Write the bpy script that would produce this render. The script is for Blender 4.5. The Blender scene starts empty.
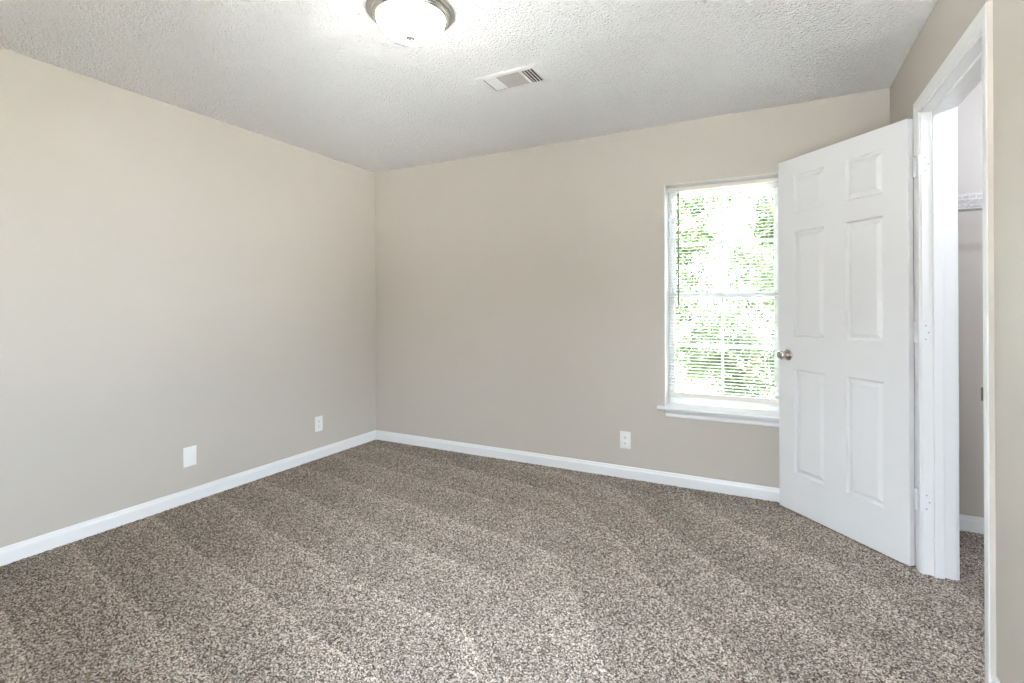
import bpy, bmesh, math, random
import numpy as np
from mathutils import Vector, Matrix

# ------------------------------------------------------------------ scene, camera, light
scene = bpy.context.scene
COL = scene.collection
rnd = random.Random(7)
R = math.radians

scene.view_settings.view_transform = 'Standard'
scene.view_settings.look = 'None'
scene.view_settings.gamma = 1.0
scene.view_settings.use_curve_mapping = False
scene.view_settings.exposure = 0.45
scene.cycles.use_adaptive_sampling = False
scene.cycles.max_bounces = 10
scene.cycles.diffuse_bounces = 7
scene.cycles.transparent_max_bounces = 12
scene.cycles.sample_clamp_indirect = 8.0
scene.cycles.caustics_reflective = False
scene.cycles.caustics_refractive = False

EYE, YAW, PITCH, ROLL = 1.191, R(27.364), R(0.112), R(-0.202)
fw = Vector((-math.sin(YAW), math.cos(YAW), 0)); rt = Vector((math.cos(YAW), math.sin(YAW), 0)); up = Vector((0, 0, 1))
fw, up = fw * math.cos(PITCH) + up * math.sin(PITCH), up * math.cos(PITCH) - fw * math.sin(PITCH)
rt, up = rt * math.cos(ROLL) + up * math.sin(ROLL), up * math.cos(ROLL) - rt * math.sin(ROLL)
cam_data = bpy.data.cameras.new('camera')
cam_data.sensor_width = 36.0
cam_data.lens = 500.05 * 36.0 / 1024.0
cam_data.shift_y = -(341.5 - 305.726) / 1024.0
cam_data.clip_start = 0.05
cam = bpy.data.objects.new('camera', cam_data)
COL.objects.link(cam)
cam.matrix_world = Matrix(((rt.x, up.x, -fw.x, 0), (rt.y, up.y, -fw.y, 0), (rt.z, up.z, -fw.z, EYE), (0, 0, 0, 1)))
scene.camera = cam

SKY = 18.0
world = bpy.data.worlds.new('overcast_sky')
scene.world = world
world.use_nodes = True
wn = world.node_tree.nodes
wn['Background'].inputs['Color'].default_value = (0.79, 0.908, 1.07, 1)
wn['Background'].inputs['Strength'].default_value = SKY

sun_data = bpy.data.lights.new('sun', 'SUN')
sun_data.energy = 400.0; sun_data.color = (1.0, 0.96, 0.90); sun_data.angle = R(0.6)
sun = bpy.data.objects.new('sun', sun_data); COL.objects.link(sun)
sun.rotation_euler = Vector((0.27, 0.0, -0.963)).to_track_quat('-Z', 'Y').to_euler()

LAMP_GLOW = 18.0
CLOSET_WATTS = 145.0

# ------------------------------------------------------------------ room measures
XL, XR, YB, YF, H = -3.168, 0.594, 3.44, -0.25, 2.40
TW = 0.115                       # partition thickness
CX1 = 1.75                       # closet far side
CY0 = 1.45                       # closet near end
TB = 0.21                        # outside wall thickness
JF, JN, JT = 2.796, 2.055, 2.042    # door jamb faces: far, near, head
WX0, WX1, WZ0, WZ1 = -0.632, 0.062, 0.525, 2.000   # window opening
VX0, VX1, VZ0, VZ1 = -0.95, 0.36, 0.45, 2.00     # second window, added for its light, in the wall behind the camera
UY0, UY1, UZ0, UZ1 = -0.08, 1.30, 0.22, 1.74     # third window, added beside the camera to light the left wall

# ------------------------------------------------------------------ mesh helpers
def link_mesh(name, bm, mat, parent=None, smooth=False, angle=40):
    bmesh.ops.recalc_face_normals(bm, faces=bm.faces[:])
    me = bpy.data.meshes.new(name)
    if smooth:
        for f in bm.faces:
            f.smooth = True
        lim = R(angle)
        for e in bm.edges:
            if len(e.link_faces) == 2 and e.calc_face_angle(0) > lim:
                e.smooth = False
    bm.to_mesh(me); bm.free()
    me.materials.append(mat)
    o = bpy.data.objects.new(name, me)
    COL.objects.link(o)
    if parent is not None:
        o.parent = parent
    return o

def empty(name, loc=(0, 0, 0), rz=0.0):
    o = bpy.data.objects.new(name, None)
    o.empty_display_size = 0.1
    o.location = loc; o.rotation_euler = (0, 0, rz)
    COL.objects.link(o)
    return o

def tag(o, label=None, cat=None, group=None, kind=None):
    if label: o['label'] = label
    if cat: o['category'] = cat
    if group: o['group'] = group
    if kind: o['kind'] = kind
    return o

def box(bm, x0, x1, y0, y1, z0, z1, bevel=0.0, mtx=None, seg=2):
    geo = bmesh.ops.create_cube(bm, size=1.0)
    vs = geo['verts']
    for v in vs:
        v.co = Vector(((x0 + x1) / 2 + v.co.x * (x1 - x0), (y0 + y1) / 2 + v.co.y * (y1 - y0), (z0 + z1) / 2 + v.co.z * (z1 - z0)))
    if bevel > 0:
        es = list({e for v in vs for e in v.link_edges})
        r = bmesh.ops.bevel(bm, geom=es, offset=bevel, segments=seg, profile=0.5, affect='EDGES')
        vs = list({v for f in r['faces'] for v in f.verts} | {v for v in vs if v.is_valid})
    if mtx is not None:
        for v in vs:
            v.co = mtx @ v.co
    return vs

def lathe(bm, prof, seg=48, mtx=None):
    """prof: list of (radius, z) along the axis z"""
    rings = []
    for r_, z in prof:
        if r_ < 1e-6:
            rings.append([bm.verts.new((0, 0, z))])
        else:
            rings.append([bm.verts.new((r_ * math.cos(2 * math.pi * k / seg), r_ * math.sin(2 * math.pi * k / seg), z)) for k in range(seg)])
    for a, b in zip(rings, rings[1:]):
        for k in range(seg):
            k2 = (k + 1) % seg
            if len(a) == 1 and len(b) == 1: continue
            if len(a) == 1: bm.faces.new((a[0], b[k], b[k2]))
            elif len(b) == 1: bm.faces.new((a[k], b[0], a[k2]))
            else: bm.faces.new((a[k], b[k], b[k2], a[k2]))
    if mtx is not None:
        for ring in rings:
            for v in ring: v.co = mtx @ v.co
    return rings

def tube(bm, pts, r, seg=8):
    pts = [Vector(p) for p in pts]
    rings = []
    for i, p in enumerate(pts):
        t = (pts[min(i + 1, len(pts) - 1)] - pts[max(i - 1, 0)]).normalized()
        a = t.orthogonal().normalized() if i == 0 else (rings_ax - t * rings_ax.dot(t)).normalized()
        rings_ax = a
        b = t.cross(a)
        rings.append([bm.verts.new(p + (a * math.cos(2 * math.pi * k / seg) + b * math.sin(2 * math.pi * k / seg)) * r) for k in range(seg)])
    for a, b in zip(rings, rings[1:]):
        for k in range(seg):
            bm.faces.new((a[k], a[(k + 1) % seg], b[(k + 1) % seg], b[k]))
    bm.faces.new(rings[0][::-1]); bm.faces.new(rings[-1])

def sweep(bm, prof, A, B, out, upv, cutA=0.0, cutB=0.0):
    """extrude a closed profile [(o, u)] from A to B; o along `out`, u along `upv`;
    cutA / cutB shift each point along the run by cut*u (mitres)"""
    A, B, out, upv = Vector(A), Vector(B), Vector(out), Vector(upv)
    d = (B - A).normalized()
    ra = [bm.verts.new(A + out * o + upv * u + d * (cutA * u)) for o, u in prof]
    rb = [bm.verts.new(B + out * o + upv * u + d * (cutB * u)) for o, u in prof]
    n = len(prof)
    for k in range(n):
        bm.faces.new((ra[k], ra[(k + 1) % n], rb[(k + 1) % n], rb[k]))
    bm.faces.new(ra[::-1]); bm.faces.new(rb)

def slab(bm, axis, c0, c1, u0, u1, v0, v1, holes=()):
    """a wall or ceiling slab between c0 and c1 on `axis`, with rectangular holes (u0,u1,v0,v1) through it"""
    us = sorted({u0, u1, *[h[0] for h in holes], *[h[1] for h in holes]})
    vs = sorted({v0, v1, *[h[2] for h in holes], *[h[3] for h in holes]})
    us = [u for u in us if u0 - 1e-9 <= u <= u1 + 1e-9]; vs = [v for v in vs if v0 - 1e-9 <= v <= v1 + 1e-9]
    cache = {}
    def V(c, u, v):
        k = (round(c, 6), round(u, 6), round(v, 6))
        if k not in cache:
            p = {'x': (c, u, v), 'y': (u, c, v), 'z': (u, v, c)}[axis]
            cache[k] = bm.verts.new(p)
        return cache[k]
    def solid(i, j):
        if i < 0 or j < 0 or i >= len(us) - 1 or j >= len(vs) - 1: return False
        mu, mv = (us[i] + us[i + 1]) / 2, (vs[j] + vs[j + 1]) / 2
        return not any(h[0] < mu < h[1] and h[2] < mv < h[3] for h in holes)
    for i in range(len(us) - 1):
        for j in range(len(vs) - 1):
            if not solid(i, j): continue
            a, b, c, d = us[i], us[i + 1], vs[j], vs[j + 1]
            for cc in (c0, c1):
                bm.faces.new((V(cc, a, c), V(cc, b, c), V(cc, b, d), V(cc, a, d)))
            if not solid(i - 1, j): bm.faces.new((V(c0, a, c), V(c1, a, c), V(c1, a, d), V(c0, a, d)))
            if not solid(i + 1, j): bm.faces.new((V(c0, b, c), V(c1, b, c), V(c1, b, d), V(c0, b, d)))
            if not solid(i, j - 1): bm.faces.new((V(c0, a, c), V(c1, a, c), V(c1, b, c), V(c0, b, c)))
            if not solid(i, j + 1): bm.faces.new((V(c0, a, d), V(c1, a, d), V(c1, b, d), V(c0, b, d)))

# ------------------------------------------------------------------ materials
def new_mat(name):
    m = bpy.data.materials.new(name); m.use_nodes = True
    nt = m.node_tree
    return m, nt, nt.nodes['Principled BSDF']

def simple(name, col, rough=0.5, metal=0.0, noise=0.0, scale=40.0, bump=0.0, bscale=200.0):
    m, nt, b = new_mat(name)
    b.inputs['Base Color'].default_value = (*col, 1)
    b.inputs['Roughness'].default_value = rough
    b.inputs['Metallic'].default_value = metal
    tc = nt.nodes.new('ShaderNodeTexCoord')
    if noise > 0:
        n = nt.nodes.new('ShaderNodeTexNoise'); n.inputs['Scale'].default_value = scale; n.inputs['Detail'].default_value = 3
        nt.links.new(tc.outputs['Object'], n.inputs['Vector'])
        mr = nt.nodes.new('ShaderNodeMapRange'); mr.inputs['To Min'].default_value = 1 - noise; mr.inputs['To Max'].default_value = 1 + noise
        nt.links.new(n.outputs['Fac'], mr.inputs['Value'])
        mx = nt.nodes.new('ShaderNodeVectorMath'); mx.operation = 'SCALE'
        mx.inputs[0].default_value = col
        nt.links.new(mr.outputs['Result'], mx.inputs['Scale'])
        nt.links.new(mx.outputs['Vector'], b.inputs['Base Color'])
    if bump > 0:
        n2 = nt.nodes.new('ShaderNodeTexNoise'); n2.inputs['Scale'].default_value = bscale; n2.inputs['Detail'].default_value = 2
        nt.links.new(tc.outputs['Object'], n2.inputs['Vector'])
        bp = nt.nodes.new('ShaderNodeBump'); bp.inputs['Strength'].default_value = bump; bp.inputs['Distance'].default_value = 0.002
        nt.links.new(n2.outputs['Fac'], bp.inputs['Height'])
        nt.links.new(bp.outputs['Normal'], b.inputs['Normal'])
    return m

M_WALL = simple('taupe_wall_paint', (0.520, 0.478, 0.428), 0.55, 0, 0.012, 3.0, 0.25, 220)
M_TRIM = simple('white_trim_paint', (0.80, 0.80, 0.80), 0.32, 0, 0.006, 8, 0.05, 90)
M_DOOR = simple('white_door_paint', (0.80, 0.80, 0.81), 0.38, 0, 0.006, 8, 0.12, 160)
M_PLATE = simple('white_plastic', (0.82, 0.82, 0.80), 0.3)
M_SLOT = simple('dark_slot', (0.05, 0.045, 0.04), 0.6)
M_NICKEL = simple('brushed_nickel', (0.62, 0.60, 0.57), 0.24, 1.0, 0.05, 60)
M_KNOB = simple('satin_nickel', (0.55, 0.52, 0.48), 0.18, 1.0, 0.05, 60)
M_FINIAL = simple('pale_satin_nickel', (0.17, 0.17, 0.165), 0.5)
M_SCREW = simple('grey_screw', (0.45, 0.44, 0.43), 0.4, 0.6)
M_VINYL = simple('white_vinyl', (0.84, 0.84, 0.84), 0.35, 0, 0.005, 10)
M_SLAT = simple('white_slat_enamel', (0.84, 0.84, 0.83), 0.4, 0, 0.01, 20)
M_RAIL = simple('cream_rail_enamel', (0.80, 0.74, 0.68), 0.35, 0, 0.01, 20)
M_WAND = simple('grey_clear_plastic', (0.16, 0.165, 0.165), 0.2)
M_CORD = simple('white_cord', (0.8, 0.8, 0.79), 0.8)
M_VENT = simple('white_vent_enamel', (0.80, 0.80, 0.79), 0.4, 0, 0.01, 20)
M_LOUVRE = simple('darker_grey_louvre', (0.32, 0.302, 0.28), 0.45, 0, 0.01, 20)  # middle louvre bank, darker than the rest of the vent
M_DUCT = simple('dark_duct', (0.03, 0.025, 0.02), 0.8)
M_WIRE = simple('white_wire_coating', (0.80, 0.80, 0.80), 0.35)
M_CLIP = simple('grey_wall_clip', (0.42, 0.39, 0.36), 0.5)
M_BARK = simple('tree_bark', (0.16, 0.12, 0.09), 0.9, 0, 0.2, 12)
M_BOUNCE = simple('pale_bounce_ground', (0.78, 0.77, 0.75), 0.9, 0, 0.04, 2)
M_LAWN = simple('dry_ground', (0.17, 0.172, 0.15), 0.95, 0, 0.2, 2)
M_BLOCKER = simple('light_blocker_grey', (0.34, 0.33, 0.32), 0.8)
M_STRIKE = simple('aged_bronze', (0.07, 0.06, 0.05), 0.4, 0.4)

# thin vinyl slats let some light through
def let_through(m, amount):
    nt = m.node_tree; b = nt.nodes['Principled BSDF']
    tl = nt.nodes.new('ShaderNodeBsdfTranslucent'); tl.inputs['Color'].default_value = (0.86, 0.86, 0.85, 1)
    mx = nt.nodes.new('ShaderNodeMixShader'); mx.inputs[0].default_value = amount
    nt.links.new(b.outputs[0], mx.inputs[1]); nt.links.new(tl.outputs[0], mx.inputs[2])
    nt.links.new(mx.outputs[0], nt.nodes['Material Output'].inputs['Surface'])
let_through(M_SLAT, 0.35); let_through(M_VINYL, 0.35)

# textured white ceiling
M_CEIL, nt, b = new_mat('stippled_ceiling_paint')
b.inputs['Base Color'].default_value = (0.90, 0.90, 0.90, 1); b.inputs['Roughness'].default_value = 0.85
tc = nt.nodes.new('ShaderNodeTexCoord')
n1 = nt.nodes.new('ShaderNodeTexNoise'); n1.inputs['Scale'].default_value = 80; n1.inputs['Detail'].default_value = 2.5; n1.inputs['Distortion'].default_value = 0.4
n2 = nt.nodes.new('ShaderNodeTexVoronoi'); n2.inputs['Scale'].default_value = 120; n2.feature = 'SMOOTH_F1'
ad = nt.nodes.new('ShaderNodeMath'); ad.operation = 'MULTIPLY_ADD'; ad.inputs[1].default_value = -0.5
nt.links.new(tc.outputs['Object'], n1.inputs['Vector']); nt.links.new(tc.outputs['Object'], n2.inputs['Vector'])
nt.links.new(n2.outputs['Distance'], ad.inputs[0]); nt.links.new(n1.outputs['Fac'], ad.inputs[2])
bp = nt.nodes.new('ShaderNodeBump'); bp.inputs['Strength'].default_value = 0.9; bp.inputs['Distance'].default_value = 0.022
nt.links.new(ad.outputs[0], bp.inputs['Height']); nt.links.new(bp.outputs['Normal'], b.inputs['Normal'])

# carpet: flecked cut pile with brushed tracks
M_CARPET, nt, b = new_mat('flecked_taupe_carpet')
b.inputs['Roughness'].default_value = 0.95
b.inputs['Specular IOR Level'].default_value = 0.05
tc = nt.nodes.new('ShaderNodeTexCoord')
vo = nt.nodes.new('ShaderNodeTexVoronoi'); vo.inputs['Scale'].default_value = 215
nt.links.new(tc.outputs['Object'], vo.inputs['Vector'])
sep = nt.nodes.new('ShaderNodeSeparateColor'); nt.links.new(vo.outputs['Color'], sep.inputs['Color'])
ra = nt.nodes.new('ShaderNodeValToRGB'); cr = ra.color_ramp
cr.elements[0].position = 0.0; cr.elements[0].color = (0.055, 0.043, 0.034, 1)
cr.elements[1].position = 1.0; cr.elements[1].color = (0.57, 0.50, 0.44, 1)
e = cr.elements.new(0.25); e.color = (0.125, 0.099, 0.080, 1)
e = cr.elements.new(0.6); e.color = (0.285, 0.24, 0.203, 1)
nt.links.new(sep.outputs['Red'], ra.inputs['Fac'])
# brushed tracks left by the vacuum cleaner: strokes along the room on the left, slanting strokes on the right
def strokes(rot, scale, dist):
    mp = nt.nodes.new('ShaderNodeMapping'); mp.inputs['Rotation'].default_value = (0, 0, rot)
    nt.links.new(tc.outputs['Object'], mp.inputs['Vector'])
    wv = nt.nodes.new('ShaderNodeTexWave'); wv.wave_type = 'BANDS'; wv.bands_direction = 'Y'; wv.wave_profile = 'SAW'
    wv.inputs['Scale'].default_value = scale; wv.inputs['Distortion'].default_value = dist; wv.inputs['Detail'].default_value = 2; wv.inputs['Detail Scale'].default_value = 1.3
    nt.links.new(mp.outputs['Vector'], wv.inputs['Vector'])
    pw = nt.nodes.new('ShaderNodeMath'); pw.operation = 'POWER'; pw.inputs[1].default_value = 3.0
    nt.links.new(wv.outputs['Fac'], pw.inputs[0])
    return pw.outputs[0]
sA, sB = strokes(R(10), 0.93, 1.3), strokes(R(47), 0.8, 3.6)
sx = nt.nodes.new('ShaderNodeSeparateXYZ'); nt.links.new(tc.outputs['Object'], sx.inputs[0])
nz = nt.nodes.new('ShaderNodeTexNoise'); nz.inputs['Scale'].default_value = 2.2; nz.inputs['Detail'].default_value = 5; nz.inputs['Roughness'].default_value = 0.6
nt.links.new(tc.outputs['Object'], nz.inputs['Vector'])
sd_ = nt.nodes.new('ShaderNodeMath'); sd_.operation = 'MULTIPLY_ADD'; sd_.inputs[1].default_value = 2.4
nt.links.new(nz.outputs['Fac'], sd_.inputs[0]); nt.links.new(sx.outputs['X'], sd_.inputs[2])
side = nt.nodes.new('ShaderNodeMapRange'); side.inputs['From Min'].default_value = 0.0; side.inputs['From Max'].default_value = 0.5
nt.links.new(sd_.outputs[0], side.inputs['Value'])
mxs = nt.nodes.new('ShaderNodeMix'); nt.links.new(side.outputs['Result'], mxs.inputs['Factor'])
nt.links.new(sA, mxs.inputs['A']); nt.links.new(sB, mxs.inputs['B'])
am = nt.nodes.new('ShaderNodeMath'); am.operation = 'MULTIPLY_ADD'; am.inputs[1].default_value = 2.0
nt.links.new(nz.outputs['Fac'], am.inputs[0]); nt.links.new(mxs.outputs['Result'], am.inputs[2])
mr = nt.nodes.new('ShaderNodeMapRange'); mr.inputs['From Min'].default_value = 0.75; mr.inputs['From Max'].default_value = 1.85
mr.inputs['To Min'].default_value = 0.90; mr.inputs['To Max'].default_value = 1.20; mr.clamp = False
nt.links.new(am.outputs[0], mr.inputs['Value'])
sc_ = nt.nodes.new('ShaderNodeVectorMath'); sc_.operation = 'SCALE'
nt.links.new(ra.outputs['Color'], sc_.inputs[0]); nt.links.new(mr.outputs['Result'], sc_.inputs['Scale'])
nt.links.new(sc_.outputs['Vector'], b.inputs['Base Color'])

# clear window glass (thin pane: see-through with a fresnel glint)
M_GLASS = bpy.data.materials.new('clear_glass'); M_GLASS.use_nodes = True
nt = M_GLASS.node_tree; nt.nodes.clear()
out = nt.nodes.new('ShaderNodeOutputMaterial'); mix = nt.nodes.new('ShaderNodeMixShader')
tr = nt.nodes.new('ShaderNodeBsdfTransparent'); gl = nt.nodes.new('ShaderNodeBsdfGlossy'); lw = nt.nodes.new('ShaderNodeFresnel')
gl.inputs['Roughness'].default_value = 0.02; tr.inputs['Color'].default_value = (0.97, 0.98, 0.97, 1); lw.inputs['IOR'].default_value = 1.35
nt.links.new(lw.outputs[0], mix.inputs[0]); nt.links.new(tr.outputs[0], mix.inputs[1]); nt.links.new(gl.outputs[0], mix.inputs[2])
nt.links.new(mix.outputs[0], out.inputs['Surface'])

# lit frosted lamp bowl
M_BOWL, nt, b = new_mat('lit_frosted_glass')
b.inputs['Base Color'].default_value = (0.9, 0.9, 0.88, 1); b.inputs['Roughness'].default_value = 0.35
b.inputs['Emission Color'].default_value = (1.0, 0.95, 0.88, 1); b.inputs['Emission Strength'].default_value = LAMP_GLOW
M_BULB, nt, b = new_mat('lit_bulb')
b.inputs['Emission Color'].default_value = (0.76, 0.84, 1.0, 1); b.inputs['Emission Strength'].default_value = CLOSET_WATTS * 6

# leaves: two greens, light shining through
def leaf_mat(name, c0, c1):
    m = bpy.data.materials.new(name); m.use_nodes = True
    nt = m.node_tree; nt.nodes.clear()
    o = nt.nodes.new('ShaderNodeOutputMaterial'); mx = nt.nodes.new('ShaderNodeMixShader'); mx.inputs[0].default_value = 0.5
    d = nt.nodes.new('ShaderNodeBsdfDiffuse'); t = nt.nodes.new('ShaderNodeBsdfTranslucent')
    tc = nt.nodes.new('ShaderNodeTexCoord'); n = nt.nodes.new('ShaderNodeTexNoise'); n.inputs['Scale'].default_value = 5.0; n.inputs['Detail'].default_value = 4
    r_ = nt.nodes.new('ShaderNodeValToRGB'); r_.color_ramp.elements[0].position = 0.40; r_.color_ramp.elements[1].position = 0.68
    r_.color_ramp.elements[0].color = (*c0, 1); r_.color_ramp.elements[1].color = (*c1, 1)
    nt.links.new(tc.outputs['Object'], n.inputs['Vector']); nt.links.new(n.outputs['Fac'], r_.inputs['Fac'])
    for s in (d, t): nt.links.new(r_.outputs['Color'], s.inputs['Color'])
    nt.links.new(d.outputs[0], mx.inputs[1]); nt.links.new(t.outputs[0], mx.inputs[2]); nt.links.new(mx.outputs[0], o.inputs['Surface'])
    return m
M_LEAF = leaf_mat('spring_leaves', (0.030, 0.052, 0.018), (0.120, 0.155, 0.085))

# ------------------------------------------------------------------ structure: carpet floor
def carpet():
    x0, x1, y0, y1, s = XL, CX1, YF, YB, 0.005
    nx, ny = int((x1 - x0) / s) + 1, int((y1 - y0) / s) + 1
    rg = np.random.default_rng(3)
    X, Y = np.meshgrid(np.linspace(x0, x1, nx), np.linspace(y0, y1, ny))
    jx, jy = rg.uniform(-.0022, .0022, X.shape), rg.uniform(-.0022, .0022, X.shape)
    jx[:, [0, -1]] = 0; jy[[0, -1], :] = 0
    Z = rg.uniform(-0.5, 0.5, X.shape)
    Z2 = (Z + np.roll(Z, 1, 0) + np.roll(Z, 1, 1) + np.roll(np.roll(Z, 1, 0), 1, 1)) / 2
    Zh = 0.003 + 0.0045 * Z + 0.0015 * Z2
    co = np.stack([X + jx, Y + jy, Zh], -1).reshape(-1, 3).astype(np.float32)
    i = np.arange(nx * ny).reshape(ny, nx)
    q = np.stack([i[:-1, :-1], i[:-1, 1:], i[1:, 1:], i[1:, :-1]], -1).reshape(-1, 4).astype(np.int32)
    me = bpy.data.meshes.new('floor')
    me.vertices.add(len(co)); me.vertices.foreach_set('co', co.ravel())
    me.loops.add(q.size); me.loops.foreach_set('vertex_index', q.ravel())
    me.polygons.add(len(q)); me.polygons.foreach_set('loop_start', np.arange(0, q.size, 4, dtype=np.int32))
    me.polygons.foreach_set('use_smooth', np.ones(len(q), dtype=bool))
    me.update(calc_edges=True); me.validate()
    me.materials.append(M_CARPET)
    o = bpy.data.objects.new('floor', me); COL.objects.link(o)
    return o
tag(carpet(), 'flecked taupe cut pile carpet running through bedroom and closet', 'carpet', kind='structure')

# ------------------------------------------------------------------ structure: walls and ceiling
def struct(name, bm, mat, label, cat):
    o = link_mesh(name, bm, mat)
    return tag(o, label, cat, kind='structure')

bm = bmesh.new(); slab(bm, 'x', XL - TB, XL, YF - TB, YB + TB, -0.05, H + 0.010)
struct('wall_left', bm, M_WALL, 'long taupe painted wall on the left with two white plates', 'wall')
bm = bmesh.new(); slab(bm, 'y', YB, YB + TB, XL, CX1 + TB, -0.05, H + 0.010, [(WX0, WX1, WZ0 - 0.03, WZ1)])
struct('wall_back', bm, M_WALL, 'taupe painted far wall around the window with blinds', 'wall')
bm = bmesh.new(); slab(bm, 'x', XR, XR + TW, YF, YB, -0.05, H + 0.010, [(JN - 0.018, JF + 0.018, -0.06, JT + 0.018), (UY0, UY1, UZ0 - 0.03, UZ1)])
struct('wall_right', bm, M_WALL, 'pale painted right wall with the open closet doorway', 'wall')
bm = bmesh.new(); slab(bm, 'y', YF - TB, YF, XL, XR + TW, -0.05, H + 0.010, [(VX0, VX1, VZ0 - 0.03, VZ1)])
struct('wall_front', bm, M_WALL, 'taupe wall behind the camera', 'wall')
bm = bmesh.new(); slab(bm, 'x', CX1, CX1 + TB, CY0 - TW, YB, -0.05, H + 0.010)
struct('wall_closet_right', bm, M_WALL, 'inner closet wall farthest from the bedroom', 'wall')
bm = bmesh.new(); slab(bm, 'y', CY0 - TW, CY0, XR + TW, CX1, -0.05, H + 0.010)
struct('wall_closet_front', bm, M_WALL, 'inner closet end wall nearest the camera', 'wall')
VENT = (-1.382, -1.033, 2.258, 2.462)
hole = (VENT[0] + 0.025, VENT[1] - 0.025, VENT[2] + 0.027, VENT[3] - 0.021)
def stippled_ceiling():
    """slab with the vent hole, and the sprayed stipple on its underside as real relief"""
    z0 = H + 0.006
    bm = bmesh.new()
    slab(bm, 'z', z0, H + 0.026, XL - TB, XR + TW, YF - TB, YB + TB, [hole])
    slab(bm, 'z', z0, H + 0.026, XR + TW, CX1 + TB, CY0 - TW, YB + TB)
    bmesh.ops.remove_doubles(bm, verts=bm.verts[:], dist=1e-5)
    bmesh.ops.recalc_face_normals(bm, faces=bm.faces[:])
    me0 = bpy.data.meshes.new('slab'); bm.to_mesh(me0); bm.free()
    v0 = np.empty(len(me0.vertices) * 3, np.float32); me0.vertices.foreach_get('co', v0)
    f0 = [tuple(p.vertices) for p in me0.polygons]
    bpy.data.meshes.remove(me0)
    rg = np.random.default_rng(11); s_ = 0.0065
    xs = np.arange(XL - 0.003, XR + 0.004, s_); ys = np.arange(YF - 0.003, YB + 0.004, s_)
    X, Y = np.meshgrid(xs, ys)
    def soft(a, n):
        for _ in range(n):
            a = (a + np.roll(a, 1, 0) + np.roll(a, -1, 0)) / 3; a = (a + np.roll(a, 1, 1) + np.roll(a, -1, 1)) / 3
        return (a - a.mean()) / a.std()
    h = 0.7 * soft(rg.normal(size=X.shape), 1) + 0.5 * soft(rg.normal(size=X.shape), 4)
    Zc = z0 - 0.0035 - 0.0012 * np.clip(h, -2, 2)
    jit = lambda: rg.uniform(-.0012, .0012, X.shape)
    co = np.stack([X + jit(), Y + jit(), Zc], -1).reshape(-1, 3).astype(np.float32)
    n = len(v0) // 3
    i = np.arange(X.size).reshape(X.shape) + n
    q = np.stack([i[:-1, :-1], i[1:, :-1], i[1:, 1:], i[:-1, 1:]], -1).reshape(-1, 4)
    cx, cy = ((X[:-1, :-1] + X[1:, 1:]) / 2).ravel(), ((Y[:-1, :-1] + Y[1:, 1:]) / 2).ravel()
    m = 0.006
    q = q[~((cx > hole[0] - m) & (cx < hole[1] + m) & (cy > hole[2] - m) & (cy < hole[3] + m))].astype(np.int32)
    lt = np.array([len(f) for f in f0] + [4] * len(q), np.int32)
    lv = np.concatenate([np.array([k for f in f0 for k in f], np.int32), q.ravel()])
    me = bpy.data.meshes.new('ceiling')
    me.vertices.add(n + len(co)); me.vertices.foreach_set('co', np.concatenate([v0, co.ravel()]))
    me.loops.add(len(lv)); me.loops.foreach_set('vertex_index', lv)
    me.polygons.add(len(lt)); me.polygons.foreach_set('loop_start', np.concatenate([[0], np.cumsum(lt)[:-1]]).astype(np.int32))
    sm = np.ones(len(lt), bool); sm[:len(f0)] = False
    me.polygons.foreach_set('use_smooth', sm)
    me.update(calc_edges=True); me.validate(); me.materials.append(M_CEIL)
    o = bpy.data.objects.new('ceiling', me); COL.objects.link(o)
    return tag(o, 'white stippled ceiling with bowl lamp and air vent', 'ceiling', kind='structure')
stippled_ceiling()

# baseboards
BP = [(0, 0), (0.0135, 0), (0.0135, 0.058), (0.0120, 0.064), (0.0085, 0.069), (0.0070, 0.075), (0.0055, 0.081), (0.0025, 0.084), (0, 0.084)]
def baseboard(name, A, B, out, label):
    bm = bmesh.new(); sweep(bm, BP, A, B, out, (0, 0, 1))
    struct(name, bm, M_TRIM, label, 'baseboard')
CW = 0.057
baseboard('baseboard_left', (XL, YF, 0), (XL, YB, 0), (1, 0, 0), 'white moulded baseboard along the left wall')
baseboard('baseboard_back', (XL, YB, 0), (XR, YB, 0), (0, -1, 0), 'white moulded baseboard along the far wall under the window')
baseboard('baseboard_right', (XR, YF, 0), (XR, JN - 0.006 - CW, 0), (-1, 0, 0), 'white baseboard on the right wall nearer than the closet doorway')
baseboard('baseboard_right_far', (XR, JF + 0.006 + CW, 0), (XR, YB, 0), (-1, 0, 0), 'short white baseboard behind the open white door')
baseboard('baseboard_front', (XL, YF, 0), (XR, YF, 0), (0, 1, 0), 'white baseboard behind the camera')
baseboard('baseboard_closet', (XR + TW, YB, 0), (CX1, YB, 0), (0, -1, 0), 'white baseboard seen inside the closet through the doorway')
baseboard('baseboard_closet_right', (CX1, CY0, 0), (CX1, YB, 0), (-1, 0, 0), 'white baseboard on the inner closet wall')

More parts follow.
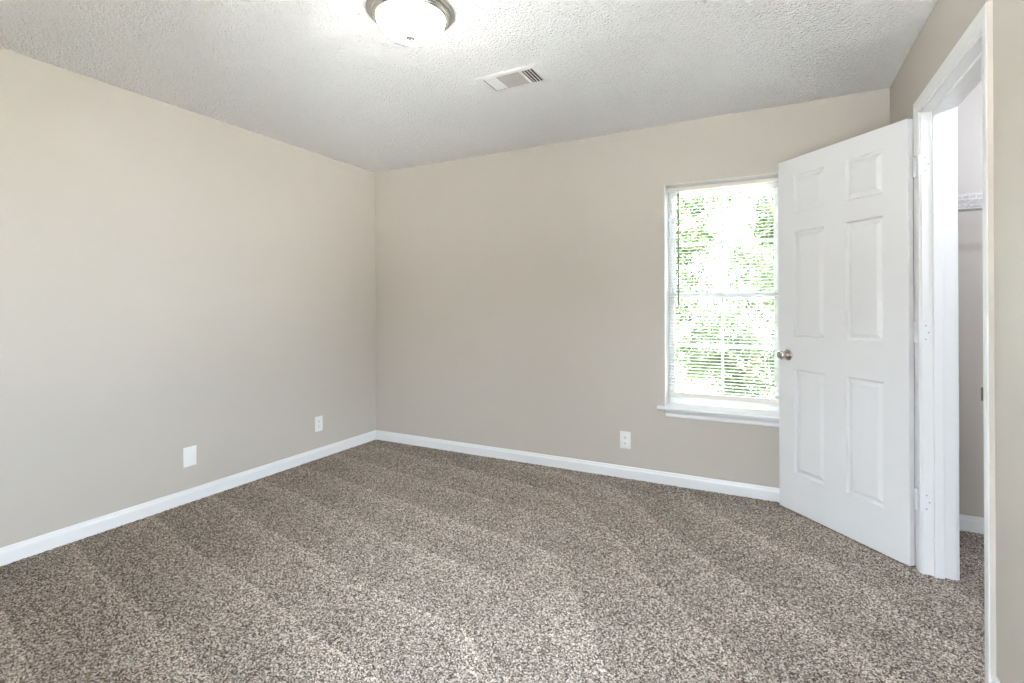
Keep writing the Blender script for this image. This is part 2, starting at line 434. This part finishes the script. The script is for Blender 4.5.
# ------------------------------------------------------------------ door frame: jambs, stops, casings
frame = tag(empty('trim_1', (XR, (JF + JN) / 2, 0)), 'white moulded frame around the closet doorway', 'door frame', kind='structure')
def frame_part(name, bm, mat=M_TRIM):
    o = link_mesh(name, bm, mat)
    o.parent = frame; o.matrix_parent_inverse = Matrix.Translation(frame.location).inverted()
    return o
for yy, s in ((JF, 1), (JN, -1)):
    bm = bmesh.new(); box(bm, XR - 0.001, XR + TW + 0.001, min(yy, yy + s * 0.018), max(yy, yy + s * 0.018), 0, JT + 0.018, 0.0015)
    frame_part('side_jamb', bm)
    bm = bmesh.new(); box(bm, XR + 0.037, XR + 0.072, min(yy, yy - s * 0.011), max(yy, yy - s * 0.011), 0, JT, 0.003)
    frame_part('door_stop', bm)
bm = bmesh.new(); box(bm, XR - 0.001, XR + TW + 0.001, JN, JF, JT, JT + 0.018, 0.0015); frame_part('head_jamb', bm)
bm = bmesh.new(); box(bm, XR + 0.037, XR + 0.072, JN + 0.011, JF - 0.011, JT - 0.011, JT, 0.003); frame_part('door_stop', bm)
# casing profile: (stand-off, distance from the opening)
CP = [(0, 0), (0.0085, 0), (0.0105, 0.003), (0.0095, 0.007), (0.0095, 0.011), (0.0125, 0.018), (0.0135, 0.030), (0.0150, 0.036), (0.0160, 0.044), (0.0160, 0.052), (0.0135, 0.057), (0, 0.057)]
RV = 0.006
for xx, sx in ((XR, -1), (XR + TW, 1)):
    o_ = (sx, 0, 0)
    bm = bmesh.new(); sweep(bm, CP, (xx, JF + RV, 0), (xx, JF + RV, JT + RV), o_, (0, 1, 0), 0, 1); frame_part('side_casing', bm)
    bm = bmesh.new(); sweep(bm, CP, (xx, JN - RV, 0), (xx, JN - RV, JT + RV), o_, (0, -1, 0), 0, 1)
    sc2 = frame_part('side_casing', bm)
    if sx < 0:                       # outer edge of this casing takes the wall colour
        sc2.data.materials.append(M_WALL)
        for p in sc2.data.polygons:
            if p.normal.y < -0.5: p.material_index = 1
    bm = bmesh.new(); sweep(bm, CP, (xx, JN - RV, JT + RV), (xx, JF + RV, JT + RV), o_, (0, 0, 1), -1, 1); frame_part('head_casing', bm)
bm = bmesh.new()
box(bm, XR - 0.0055, XR + 0.036, JN - 0.0005, JN + 0.0016, 0.885, 0.943, 0.0006)
vs = box(bm, XR - 0.0135, XR - 0.0015, JN - 0.001, JN + 0.0035, 0.893, 0.935, 0.0015)
tag(frame_part('strike_plate', bm, M_STRIKE), 'dark strike plate on the nearer jamb')

# ------------------------------------------------------------------ the open six-panel door
DA, DWID, DT0, DT1, DTH = R(46.381), 0.741, 0.012, 2.036, 0.031
def door_leaf():
    bm = bmesh.new()
    us = [0, 0.115, 0.312, 0.433, 0.632, DWID]
    vs = [DT0, 0.231, 0.828, 1.015, 1.615, 1.722, 1.935, DT1]
    prof = [(0.0, 0.0), (0.002, 0.0050), (0.006, 0.0125), (0.011, 0.0138), (0.016, 0.0128), (0.034, 0.0036), (0.038, 0.0030)]
    for y, sg in ((0.0, -1), (-DTH, 1)):
        for i in range(5):
            for j in range(7):
                a, b_, c, d = us[i], us[i + 1], vs[j], vs[j + 1]
                if i in (1, 3) and j in (1, 3, 5):
                    prev = None
                    for ins, dep in prof:
                        yy = y + sg * dep
                        ring = [bm.verts.new(p) for p in ((a + ins, yy, c + ins), (b_ - ins, yy, c + ins), (b_ - ins, yy, d - ins), (a + ins, yy, d - ins))]
                        if prev:
                            for k in range(4): bm.faces.new((prev[k], prev[(k + 1) % 4], ring[(k + 1) % 4], ring[k]))
                        prev = ring
                    bm.faces.new(prev)
                else:
                    bm.faces.new([bm.verts.new(p) for p in ((a, y, c), (b_, y, c), (b_, y, d), (a, y, d))])
    for j in range(7):
        for u in (0, DWID):
            bm.faces.new([bm.verts.new(p) for p in ((u, 0, vs[j]), (u, -DTH, vs[j]), (u, -DTH, vs[j + 1]), (u, 0, vs[j + 1]))])
    for i in range(5):
        for v in (DT0, DT1):
            bm.faces.new([bm.verts.new(p) for p in ((us[i], 0, v), (us[i], -DTH, v), (us[i + 1], -DTH, v), (us[i + 1], 0, v))])
    bmesh.ops.remove_doubles(bm, verts=bm.verts[:], dist=1e-5)
    return bm
door = link_mesh('door_1', door_leaf(), M_DOOR, smooth=True, angle=12)
door.location = (0.553, 2.830, 0); door.rotation_euler = (0, 0, math.pi - DA)
tag(door, 'white six-panel closet door standing open into the bedroom', 'door', kind='structure')
MD = Matrix.Translation(door.location) @ Matrix.Rotation(math.pi - DA, 4, 'Z')
BAR = Vector((0.5755, 2.8240))          # hinge barrel axis
barrel = MD.inverted() @ Vector((BAR.x, BAR.y, 0))
RJ = Matrix.Rotation(-(math.pi - DA), 4, 'Z')      # turns room axes into door axes
for zc in (1.813, 1.071, 0.3235):
    bm = bmesh.new()
    h2 = 0.0445
    for k in range(5):
        z0 = zc - h2 + k * (2 * h2 / 5)
        lathe(bm, [(0, z0 + .0004), (0.0052, z0 + .0004), (0.0058, z0 + 0.0012), (0.0058, z0 + 2 * h2 / 5 - 0.0012), (0.0052, z0 + 2 * h2 / 5 - .0004), (0, z0 + 2 * h2 / 5 - .0004)], 14, Matrix.Translation((barrel.x, barrel.y, 0)))
    for s in (-1, 1):
        z0 = zc + s * h2
        lathe(bm, [(0.0046, z0), (0.0046, z0 + s * .002), (0.002, z0 + s * 0.004), (0, z0 + s * 0.0045)], 12, Matrix.Translation((barrel.x, barrel.y, 0)))
    hg = link_mesh('hinge', bm, M_DOOR, door, True)
    # leaf plate let into the door's hinge edge
    bm = bmesh.new(); box(bm, -0.0016, 0.0006, -DTH + 0.002, -0.006, zc - h2, zc + h2, 0.0006)
    link_mesh('door_plate', bm, M_DOOR, hg)
    # leaf plate on the jamb: from the barrel along the jamb face
    bm = bmesh.new()
    pm = MD.inverted() @ Matrix.Translation((XR, JF, 0))
    box(bm, -0.012, 0.031, -0.0020, 0.0005, zc - h2, zc + h2, 0.0008, pm)
    link_mesh('jamb_plate', bm, M_DOOR, hg)
    for dx, dz in ((0.012, 0.030), (0.022, 0.0), (0.012, -0.030)):
        bm = bmesh.new()
        lathe(bm, [(0, -0.0012), (0.0034, -0.0012), (0.0034, 0.0006), (0.0022, 0.0012), (0, 0.0007)], 12, pm @ Matrix.Translation((dx, -0.0022, zc + dz)) @ Matrix.Rotation(R(90), 4, 'X'))
        link_mesh('screw', bm, M_SCREW, hg, True)
KU, KV = 0.676, 0.905
for y, s in ((0.0, 1), (-DTH, -1)):
    mk = Matrix.Translation((KU, y, KV)) @ Matrix.Rotation(R(-90 * s), 4, 'X')
    bm = bmesh.new()
    lathe(bm, [(0, 0.0), (0.0330, 0.0), (0.0330, 0.003), (0.0318, 0.005), (0.026, 0.0072), (0.0165, 0.0085), (0.0165, 0.010), (0, 0.010)], 40, mk)
    ros = link_mesh('knob_rosette', bm, M_KNOB, door, True)
    bm = bmesh.new()
    lathe(bm, [(0.0125, 0.008), (0.0115, 0.018), (0.0120, 0.024), (0.0165, 0.030), (0.0225, 0.036), (0.0258, 0.043), (0.0262, 0.049), (0.0245, 0.055), (0.0205, 0.0585), (0.0190, 0.0578), (0.0090, 0.0572), (0.0075, 0.0582), (0, 0.0584)], 40, mk)
    link_mesh('door_knob', bm, M_KNOB, ros, True)
bm = bmesh.new()
box(bm, DWID - 0.0005, DWID + 0.0012, -DTH / 2 - 0.0125, -DTH / 2 + 0.0125, KV - 0.0285, KV + 0.0285, 0.0005)
box(bm, DWID, DWID + 0.009, -DTH / 2 - 0.007, -DTH / 2 + 0.007, KV - 0.008, KV + 0.008, 0.003)
link_mesh('latch', bm, M_KNOB, door)

# ------------------------------------------------------------------ windows
def window(name, loc, rz, x0, x1, z0, z1, label, fy, depth, dw=0.075):
    yin, s, TB = 0.0, 1, depth
    w = tag(empty(name, loc, rz), label, 'window', kind='structure')
    def part(n, bm, mat=M_VINYL):
        return link_mesh(n, bm, mat, w)
    def yb(a, b_): return (min(yin + s * a, yin + s * b_), max(yin + s * a, yin + s * b_))
    # white liner of the opening: two sides and the head
    bm = bmesh.new()
    for xa, xb in ((x0, x0 + 0.004), (x1 - 0.004, x1)):
        box(bm, xa, xb, *yb(0.0005, TB), z0, z1)
    box(bm, x0 + 0.004, x1 - 0.004, *yb(0.0005, TB), z1 - 0.004, z1)
    part('liner', bm, M_TRIM)
    bm = bmesh.new(); fwid = 0.020; a, b_ = fy, fy + dw
    box(bm, x0 + .004, x0 + fwid, *yb(a, b_), z0, z1 - .004, 0.002); box(bm, x1 - fwid, x1 - .004, *yb(a, b_), z0, z1 - .004, 0.002)
    box(bm, x0 + fwid, x1 - fwid, *yb(a, b_), z1 - fwid, z1 - .004, 0.002); box(bm, x0 + fwid, x1 - fwid, *yb(a, b_), z0, z0 + 0.03, 0.002)
    part('frame', bm)
    zm = z0 + (1.262 - WZ0) / (WZ1 - WZ0) * (z1 - z0)
    for n, za, zb, d in (('upper_sash', zm - 0.020, z1 - fwid, 0.042), ('lower_sash', z0 + 0.03, zm + 0.022, 0.010)):
        bm = bmesh.new(); st = 0.024
        xa, xb = x0 + fwid, x1 - fwid; yy = yb(a + d, a + d + 0.026)
        box(bm, xa, xa + st, *yy, za, zb, 0.002); box(bm, xb - st, xb, *yy, za, zb, 0.002)
        box(bm, xa + st, xb - st, *yy, za, za + (0.045 if n == 'lower_sash' else 0.036), 0.002); box(bm, xa + st, xb - st, *yy, zb - 0.036, zb, 0.002)
        sash = part(n, bm)
        xc, zc = (xa + xb) / 2, (za + zb) / 2
        yg = yb(a + d + 0.009, a + d + 0.017)
        bm = bmesh.new(); box(bm, xc - 0.009, xc + 0.009, *yg, za + 0.03, zb - 0.03)
        box(bm, xa + 0.025, xc - 0.009, *yg, zc - 0.009, zc + 0.009); box(bm, xc + 0.009, xb - 0.025, *yg, zc - 0.009, zc + 0.009)
        o = link_mesh('grille', bm, M_VINYL); o.parent = sash
        yp = yb(a + d + 0.019, a + d + 0.022)
        bm = bmesh.new(); box(bm, xa + 0.016, xb - 0.016, *yp, za + 0.022, zb - 0.022)
        o = link_mesh('pane', bm, M_GLASS); o.parent = sash
    # inner sill board with horns, and the moulded apron under it
    bm = bmesh.new()
    box(bm, x0 + 0.001, x1 - 0.001, *yb(-0.002, fy + 0.005), z0 - 0.022, z0)
    prof = [(0, -0.021), (0.034, -0.021), (0.040, -0.018), (0.042, -0.011), (0.040, -0.004), (0.035, 0), (0, 0)]
    sweep(bm, prof, (x0 - 0.045, yin, z0), (x1 + 0.045, yin, z0), (0, -s, 0), (0, 0, 1))
    part('sill', bm, M_TRIM)
    bm = bmesh.new()
    ap = [(0, 0), (0.010, 0), (0.013, 0.004), (0.013, 0.012), (0.010, 0.018), (0.010, 0.026), (0.014, 0.034), (0.019, 0.039), (0.019, 0.048), (0, 0.048)]
    sweep(bm, ap, (x0 + 0.006, yin, z0 - 0.069), (x1 + 0.010, yin, z0 - 0.069), (0, -s, 0), (0, 0, 1))
    part('apron', bm, M_TRIM)
    return w
window('window_1', (0, YB, 0), 0, WX0, WX1, WZ0, WZ1, 'white double-hung window in the far wall, half hidden by the door', 0.120, TB)
window('added_window_2', (0, YF, 0), R(180), -VX1, -VX0, VZ0, VZ1, 'white double-hung window added behind the camera to bring in light', 0.120, TB)
window('added_window_3', (XR, 0, 0), R(-90), -UY1, -UY0, UZ0, UZ1, 'white double-hung window added in the right wall beside the camera to bring in light', 0.030, TW)

# ------------------------------------------------------------------ mini blind in the far window
blind = tag(empty('window_blind', ((WX0 + WX1) / 2, YB + 0.09, WZ1 - 0.006)), 'white horizontal mini blind with cream rails hanging in the far window', 'window blind')
binv = Matrix.Translation(blind.location).inverted()
def bpart(name, bm, mat, smooth=False, parent=None):
    o = link_mesh(name, bm, mat, None, smooth)
    o.parent = parent or blind
    if parent is None: o.matrix_parent_inverse = binv
    return o
BY, bx0, bx1 = YB + 0.094, WX0 + 0.010, WX1 - 0.010
bm = bmesh.new()
box(bm, bx0, bx1, BY - 0.0135, BY + 0.0135, WZ1 - 0.033, WZ1 - 0.007, 0.002)
bpart('head_rail', bm, M_RAIL)
z_top, z_bot = WZ1 - 0.046, 0.622
ns = int(round((z_top - z_bot) / 0.0212)); pitch = (z_top - z_bot) / ns
bm = bmesh.new()
tilt = R(4)
for k in range(ns + 1):
    z = z_top - k * pitch
    cs = [(-0.0125, -0.0012), (-0.0065, 0.0006), (0, 0.0012), (0.0065, 0.0006), (0.0125, -0.0012)]
    rows = []
    for yy, zz in cs:
        y2, z2 = yy * math.cos(tilt) - zz * math.sin(tilt), yy * math.sin(tilt) + zz * math.cos(tilt)
        rows.append([bm.verts.new((x, BY + y2, z + z2 + dz)) for dz in (-0.00022, 0.00022) for x in (bx0 + 0.003, bx1 - 0.003)])
    for a, b_ in zip(rows, rows[1:]):
        bm.faces.new((a[0], a[1], b_[1], b_[0])); bm.faces.new((a[2], a[3], b_[3], b_[2]))
        bm.faces.new((a[0], a[2], b_[2], b_[0])); bm.faces.new((a[1], a[3], b_[3], b_[1]))
    for a in (rows[0], rows[-1]): bm.faces.new((a[0], a[1], a[3], a[2]))
bpart('slats', bm, M_SLAT, True)
bm = bmesh.new(); box(bm, bx0 + 0.003, bx1 - 0.003, BY - 0.0125, BY + 0.0125, 0.578, 0.607, 0.003); bpart('bottom_rail', bm, M_RAIL)
for fx in (0.10, 0.5, 0.90):
    x = bx0 + fx * (bx1 - bx0)
    bm = bmesh.new()
    for yy in (BY - 0.0135, BY + 0.0135): tube(bm, [(x, yy, WZ1 - 0.033), (x, yy, 0.600)], 0.0006, 5)
    tube(bm, [(x + 0.004, BY, WZ1 - 0.033), (x + 0.004, BY, 0.600)], 0.0007, 5)
    for k in range(ns + 1):
        z = z_top - k * pitch - 0.0018
        tube(bm, [(x, BY - 0.0135, z), (x, BY + 0.0135, z)], 0.0004, 4)
    bpart('ladder_cord', bm, M_CORD)
bm = bmesh.new()
wx = -0.553
tube(bm, [(wx, BY - 0.020, WZ1 - 0.052), (wx, BY - 0.021, 1.205)], 0.0052, 8)
lathe(bm, [(0, 1.192), (0.0060, 1.194), (0.0066, 1.215), (0.0052, 1.222)], 8, Matrix.Translation((wx, BY - 0.021, 0)))
tube(bm, [(wx, BY - 0.012, WZ1 - 0.026), (wx, BY - 0.020, WZ1 - 0.034), (wx, BY - 0.020, WZ1 - 0.054)], 0.0016, 6)
bpart('tilt_wand', bm, M_WAND, True)

# ------------------------------------------------------------------ ceiling bowl lamp
LX, LY = -1.302, 1.626
lamp = tag(empty('ceiling_light', (LX, LY, H)), 'lit frosted glass bowl lamp with nickel rim on the ceiling', 'ceiling lamp')
bm = bmesh.new()
lathe(bm, [(0, 0), (0.170, 0), (0.176, -0.002), (0.178, -0.007), (0.174, -0.010), (0.170, -0.0115), (0.1695, -0.016), (0.166, -0.0185), (0.159, -0.020), (0.157, -0.024), (0.153, -0.0265), (0.149, -0.030), (0.1475, -0.034), (0.143, -0.0365), (0.138, -0.0355), (0.134, -0.030), (0.05, -0.026), (0, -0.026)], 72)
link_mesh('rim', bm, M_NICKEL, lamp, True, 30)
bm = bmesh.new()
prof = [(0.130, -0.029)]
for k in range(17):
    t = k / 16 * math.pi / 2
    prof.append((0.1385 * math.cos(t) ** 0.9 if k < 16 else 0.0, -0.034 - 0.077 * math.sin(t) ** 1.08))
lathe(bm, prof, 72)
link_mesh('bowl', bm, M_BOWL, lamp, True, 60)
bm = bmesh.new()
lathe(bm, [(0, -0.106), (0.019, -0.107), (0.0205, -0.1095), (0.018, -0.1125), (0.011, -0.1145), (0.0060, -0.116), (0.0048, -0.119), (0.0064, -0.1225), (0.0052, -0.1265), (0, -0.1285)], 24)
link_mesh('finial', bm, M_FINIAL, lamp, True)

# ------------------------------------------------------------------ ceiling register
vx, vy = (VENT[0] + VENT[1]) / 2, (VENT[2] + VENT[3]) / 2
vent = tag(empty('ceiling_vent', (vx, vy, H)), 'white three-way air register on the ceiling with dark open louvres', 'air vent')
hx, hy = (VENT[1] - VENT[0]) / 2, (VENT[3] - VENT[2]) / 2
bm = bmesh.new()
ix0, ix1, iy0, iy1 = -hx + 0.028, hx - 0.028, -hy + 0.030, hy - 0.024
outer = [(-hx, -hy), (hx, -hy), (hx, hy), (-hx, hy)]; inner = [(ix0, iy0), (ix1, iy0), (ix1, iy1), (ix0, iy1)]
ins = lambda P, d: [(x - math.copysign(d, x), y - math.copysign(d, y)) for x, y in P]
rings = [(outer, -0.0002), (outer, -0.002), (ins(outer, 0.008), -0.0065), (ins(inner, -0.002), -0.0065), (inner, -0.0060), (inner, -0.0045)]
prev = None
for P, z in rings:
    ring = [bm.verts.new((x, y, z)) for x, y in P]
    if prev:
        for k in range(4): bm.faces.new((prev[k], prev[(k + 1) % 4], ring[(k + 1) % 4], ring[k]))
    prev = ring
for xa, xb in ((-0.0815, -0.0685), (0.063, 0.0795)):       # two bars between the louvre banks
    box(bm, xa, xb, iy0, iy1, -0.0062, -0.0048)
link_mesh('frame', bm, M_VENT, vent)
def bank(x0, x1, y0, y1, n, axis, ang, wid, mat, label=None, th=0.001):
    bm = bmesh.new()
    for k in range(n):
        t = (k + 0.5) / n
        if axis == 'y':
            m = Matrix.Translation((x0 + t * (x1 - x0), (y0 + y1) / 2, -0.0052 + wid / 2 * math.cos(ang))) @ Matrix.Rotation(ang, 4, 'Y')
            box(bm, -th / 2, th / 2, -(y1 - y0) / 2, (y1 - y0) / 2, -wid / 2, wid / 2, 0, m)
        else:
            m = Matrix.Translation(((x0 + x1) / 2, y0 + t * (y1 - y0), -0.0052 + wid / 2 * math.cos(ang))) @ Matrix.Rotation(ang, 4, 'X')
            box(bm, -(x1 - x0) / 2, (x1 - x0) / 2, -th / 2, th / 2, -wid / 2, wid / 2, 0, m)
    o = link_mesh('louvre_bank', bm, mat, vent)
    if label: o['label'] = label
bank(ix0 + .004, -0.0815, iy0, iy1, 6, 'y', R(42), 0.0135, M_VENT, 'white louvres turned left')
bank(-0.0685, 0.063, iy0, iy1, 9, 'x', R(48), 0.019, M_LOUVRE, 'grey louvres across the middle')
bank(0.0795, ix1, iy0, iy1, 4, 'y', R(-41), 0.006, M_VENT, 'open louvres with dark gaps', 0.0031)
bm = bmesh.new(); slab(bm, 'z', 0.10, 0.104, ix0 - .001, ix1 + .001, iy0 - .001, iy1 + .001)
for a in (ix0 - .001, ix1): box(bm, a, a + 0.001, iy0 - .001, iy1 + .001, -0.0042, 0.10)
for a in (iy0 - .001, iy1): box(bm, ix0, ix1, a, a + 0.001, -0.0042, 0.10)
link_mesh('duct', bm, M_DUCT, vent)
for sx in (-1, 1):
    bm = bmesh.new(); lathe(bm, [(0, -0.0095), (0.003, -0.009), (0.0042, -0.0072), (0, -0.0072)], 12, Matrix.Translation((sx * (hx - 0.014), 0.0, 0)))
    link_mesh('screw', bm, M_VENT, vent, True)

# ------------------------------------------------------------------ wall plates
def plate(name, loc, rz, label, w, h, cat):
    t = tag(empty(name, loc, rz), label, cat)
    bm = bmesh.new(); box(bm, -w / 2, w / 2, -0.0062, -0.0002, -h / 2, h / 2, 0.0028, None, 3)
    link_mesh('cover_plate', bm, M_PLATE, t, True)
    return t
def screw(t, x, z):
    bm = bmesh.new(); m = Matrix.Translation((x, -0.0062, z)) @ Matrix.Rotation(R(90), 4, 'X')
    lathe(bm, [(0, 0.0016), (0.002, 0.0013), (0.0034, 0), (0, 0)], 12, m)
    box(bm, -0.0028, 0.0028, -0.0005, 0.0005, 0.0012, 0.0018, 0, m)
    link_mesh('screw', bm, M_PLATE, t, True)
def outlet(loc, rz, label):
    t = plate('wall_outlet', loc, rz, label, 0.074, 0.118, 'outlet')
    t['group'] = 'duplex outlets on the walls'
    for s in (-1, 1):
        bm = bmesh.new()
        box(bm, -0.0165, 0.0165, -0.0085, -0.004, s * 0.0195 - 0.0140, s * 0.0195 + 0.0140, 0.0040, None, 3)
        rc = link_mesh('receptacle', bm, M_PLATE, t, True)
        bm = bmesh.new()
        zc = s * 0.0195
        for x, hh in ((-0.0064, 0.0044), (0.0064, 0.0036)): box(bm, x - 0.0013, x + 0.0013, -0.0090, -0.0078, zc + 0.003 - hh, zc + 0.003 + hh)
        lathe(bm, [(0, 0.0090), (0.0027, 0.0090), (0.0027, 0.0078), (0, 0.0078)], 12, Matrix.Translation((0, 0, zc - 0.0082)) @ Matrix.Rotation(R(90), 4, 'X'))
        tag(link_mesh('slots', bm, M_SLOT, rc), 'dark plug slots')
    screw(t, 0, 0)
    return t
outlet((-0.8985, YB, 0.265), 0, 'white duplex outlet on the far wall below and left of window')
outlet((XL, 2.798, 0.275), R(90), 'white duplex outlet on the left wall near the far corner')
bp_ = plate('blank_plate', (XL, 1.814, 0.281), R(90), 'blank white cover plate on the left wall, nearer than the outlet', 0.078, 0.120, 'wall plate')
for s in (-1, 1): screw(bp_, 0, s * 0.0415)

# ------------------------------------------------------------------ closet: wire shelf and bulb
shelf = tag(empty('wire_shelf', (1.2, YB, 1.70)), 'white wire shelf high on the closet wall, seen through the doorway', 'shelf')
sx0, sx1, sd, sz = XR + TW + 0.01 - 1.2, CX1 - 0.01 - 1.2, 0.305, 0.0
bm = bmesh.new()
for yy, zz, r_ in ((-0.006, 0, .0032), (-sd / 2, -0.004, .0028), (-sd, 0.0, .0032), (-sd, 0.020, .0032)):
    tube(bm, [(sx0, yy, zz), (sx1, yy, zz)], r_, 8)
link_mesh('rail', bm, M_WIRE, shelf, True)
bm = bmesh.new()
n = int((sx1 - sx0) / 0.0254)
for k in range(n + 1):
    x = sx0 + (sx1 - sx0) * k / n
    tube(bm, [(x, -0.006, 0.0035), (x, -sd + 0.002, 0.0035), (x, -sd - 0.0030, 0.010), (x, -sd - 0.003, 0.020)], 0.0016, 6)
link_mesh('cross_wires', bm, M_WIRE, shelf, True)
for x in (sx0 + 0.12, 0.0, sx1 - 0.12):
    bm = bmesh.new(); box(bm, x - 0.012, x + 0.012, -0.014, -0.0003, -0.012, 0.010, 0.002)
    link_mesh('wall_clip', bm, M_WIRE, shelf)
    bm = bmesh.new(); tube(bm, [(x, -sd, -0.002), (x, -0.006, -0.29), (x, -0.0030, -0.31)], 0.004, 8)
    if x > sx0 + 0.2: link_mesh('brace', bm, M_WIRE, shelf, True)
    else: bm.free()
bm = bmesh.new(); box(bm, sx0, sx1, -0.011, -0.0003, -0.0085, -0.0035, 0.001)
tag(link_mesh('wall_strip', bm, M_CLIP, shelf), 'grey wall strip under the shelf')

bulb = tag(empty('closet_bulb', (1.40, 2.30, H)), 'bare lit bulb in a porcelain holder on the closet ceiling', 'lamp')
bm = bmesh.new(); lathe(bm, [(0, -0.0005), (0.055, -0.0005), (0.057, -0.008), (0.050, -0.020), (0.028, -0.028), (0.024, -0.045), (0.0, -0.045)], 28); link_mesh('holder', bm, M_PLATE, bulb, True)
bm = bmesh.new(); lathe(bm, [(0.013, -0.044), (0.014, -0.060), (0.024, -0.078), (0.030, -0.095), (0.028, -0.112), (0.018, -0.124), (0, -0.129)], 24); link_mesh('bulb', bm, M_BULB, bulb, True)

# ------------------------------------------------------------------ outdoors: lawn and trees below the upper-floor window
GZ = -2.9
bm = bmesh.new(); slab(bm, 'z', GZ - 0.1, GZ, -40, 40, YF - TB + 0.3, 60)
tag(link_mesh('ground_outside', bm, M_LAWN), 'dull grey green ground below the far window', 'ground', kind='structure')
bm = bmesh.new(); slab(bm, 'z', GZ - 0.1, GZ, -40, 40, -30, YF - TB + 0.3)
tag(link_mesh('bounce_ground', bm, M_BOUNCE), 'pale ground added behind the house to bounce light indoors', 'ground', kind='structure')  # unseen pale ground, added to bounce sunlight up onto the ceiling
bm = bmesh.new(); box(bm, -35, 35, -17.0, -16.0, GZ, 4.6, 0.02)
tag(link_mesh('light_block_wall', bm, M_BLOCKER), 'plain unseen wall added across the yard to block level daylight', 'wall', kind='structure')  # unseen blocker, added to keep level daylight off the far wall
def tree(x, y, height, crown_z0, rad, nleaf, seed, label):
    rg = random.Random(seed)
    t = tag(empty('leafy_tree', (x, y, GZ)), label, 'tree', 'leafy trees outside the window')
    bm = bmesh.new()
    def limb(p, d, ln, r0, lvl):
        pts = [Vector(p)]
        q = Vector(p); dd = Vector(d)
        for _ in range(4):
            dd = (dd + Vector((rg.uniform(-.2, .2), rg.uniform(-.2, .2), rg.uniform(-.05, .15)))).normalized()
            q = q + dd * ln / 4; pts.append(q.copy())
        rings = []
        for i, c in enumerate(pts):
            r_ = r0 * (1 - 0.65 * i / 4)
            tt = (pts[min(i + 1, 4)] - pts[max(i - 1, 0)]).normalized(); a = tt.orthogonal().normalized(); b_ = tt.cross(a)
            rings.append([bm.verts.new(c + (a * math.cos(k * math.pi / 3) + b_ * math.sin(k * math.pi / 3)) * r_) for k in range(6)])
        for a, b_ in zip(rings, rings[1:]):
            for k in range(6): bm.faces.new((a[k], a[(k + 1) % 6], b_[(k + 1) % 6], b_[k]))
        if lvl > 0:
            for i in (2, 3, 4):
                for _ in range(2):
                    an = rg.uniform(0, 6.28)
                    limb(pts[i], Vector((math.cos(an), math.sin(an), rg.uniform(.2, .8))).normalized(), ln * 0.40, r0 * 0.30, lvl - 1)
    limb((0, 0, 0), (0, 0, 1), height * 0.75, 0.13, 2)
    link_mesh('trunk', bm, M_BARK, t, True)
    clumps = []
    for _ in range(nleaf // 260):
        an, el, rr = rg.uniform(0, 6.283), rg.uniform(-1, 1), rg.uniform(.35, 1) ** .6
        c = Vector((math.cos(an) * rad * rr * math.sqrt(1 - el * el), math.sin(an) * rad * rr * math.sqrt(1 - el * el), crown_z0 + (height - crown_z0) * (0.5 + 0.5 * el * rr)))
        clumps.append((c, rg.uniform(.35, .70)))
    V, Fc = [], []
    for _ in range(nleaf):
        c, cr_ = rg.choice(clumps)
        p = c + Vector((rg.gauss(0, .5), rg.gauss(0, .5), rg.gauss(0, .4))) * cr_
        a = Vector((rg.gauss(0, 1), rg.gauss(0, 1), rg.gauss(0, .6) - .3)).normalized(); b_ = a.orthogonal().normalized()
        b_ = (b_ + a.cross(b_) * rg.uniform(-1, 1)).normalized()
        L, W = rg.uniform(.045, .080), rg.uniform(.020, .034)
        i = len(V)
        V += [p - a * L, p - b_ * W, p + a * L, p + b_ * W]; Fc.append((i, i + 1, i + 2, i + 3))
    me = bpy.data.meshes.new('foliage'); me.from_pydata(V, [], Fc); me.materials.append(M_LEAF)
    o = bpy.data.objects.new('foliage', me); COL.objects.link(o); o.parent = t
for i, (x, y, hh, c0, rad, nl, lab) in enumerate((
        (-3.7, 9.6, 7.4, 1.2, 1.5, 16000, 'green leafy tree outside, filling the left of the window'),
        (2.5, 10.6, 7.2, 1.0, 1.5, 16000, 'green leafy tree outside, behind the right of the window and the door'),
        (-1.1, 15.5, 9.2, 0.8, 2.3, 52000, 'green leafy tree outside, farther off in the middle of the window'),
        (1.7, 22.5, 9.6, 0.8, 2.3, 30000, 'green leafy tree outside, farthest from the window, behind the others'))):
    tree(x, y, hh, c0, rad, nl, 20 + i, lab)
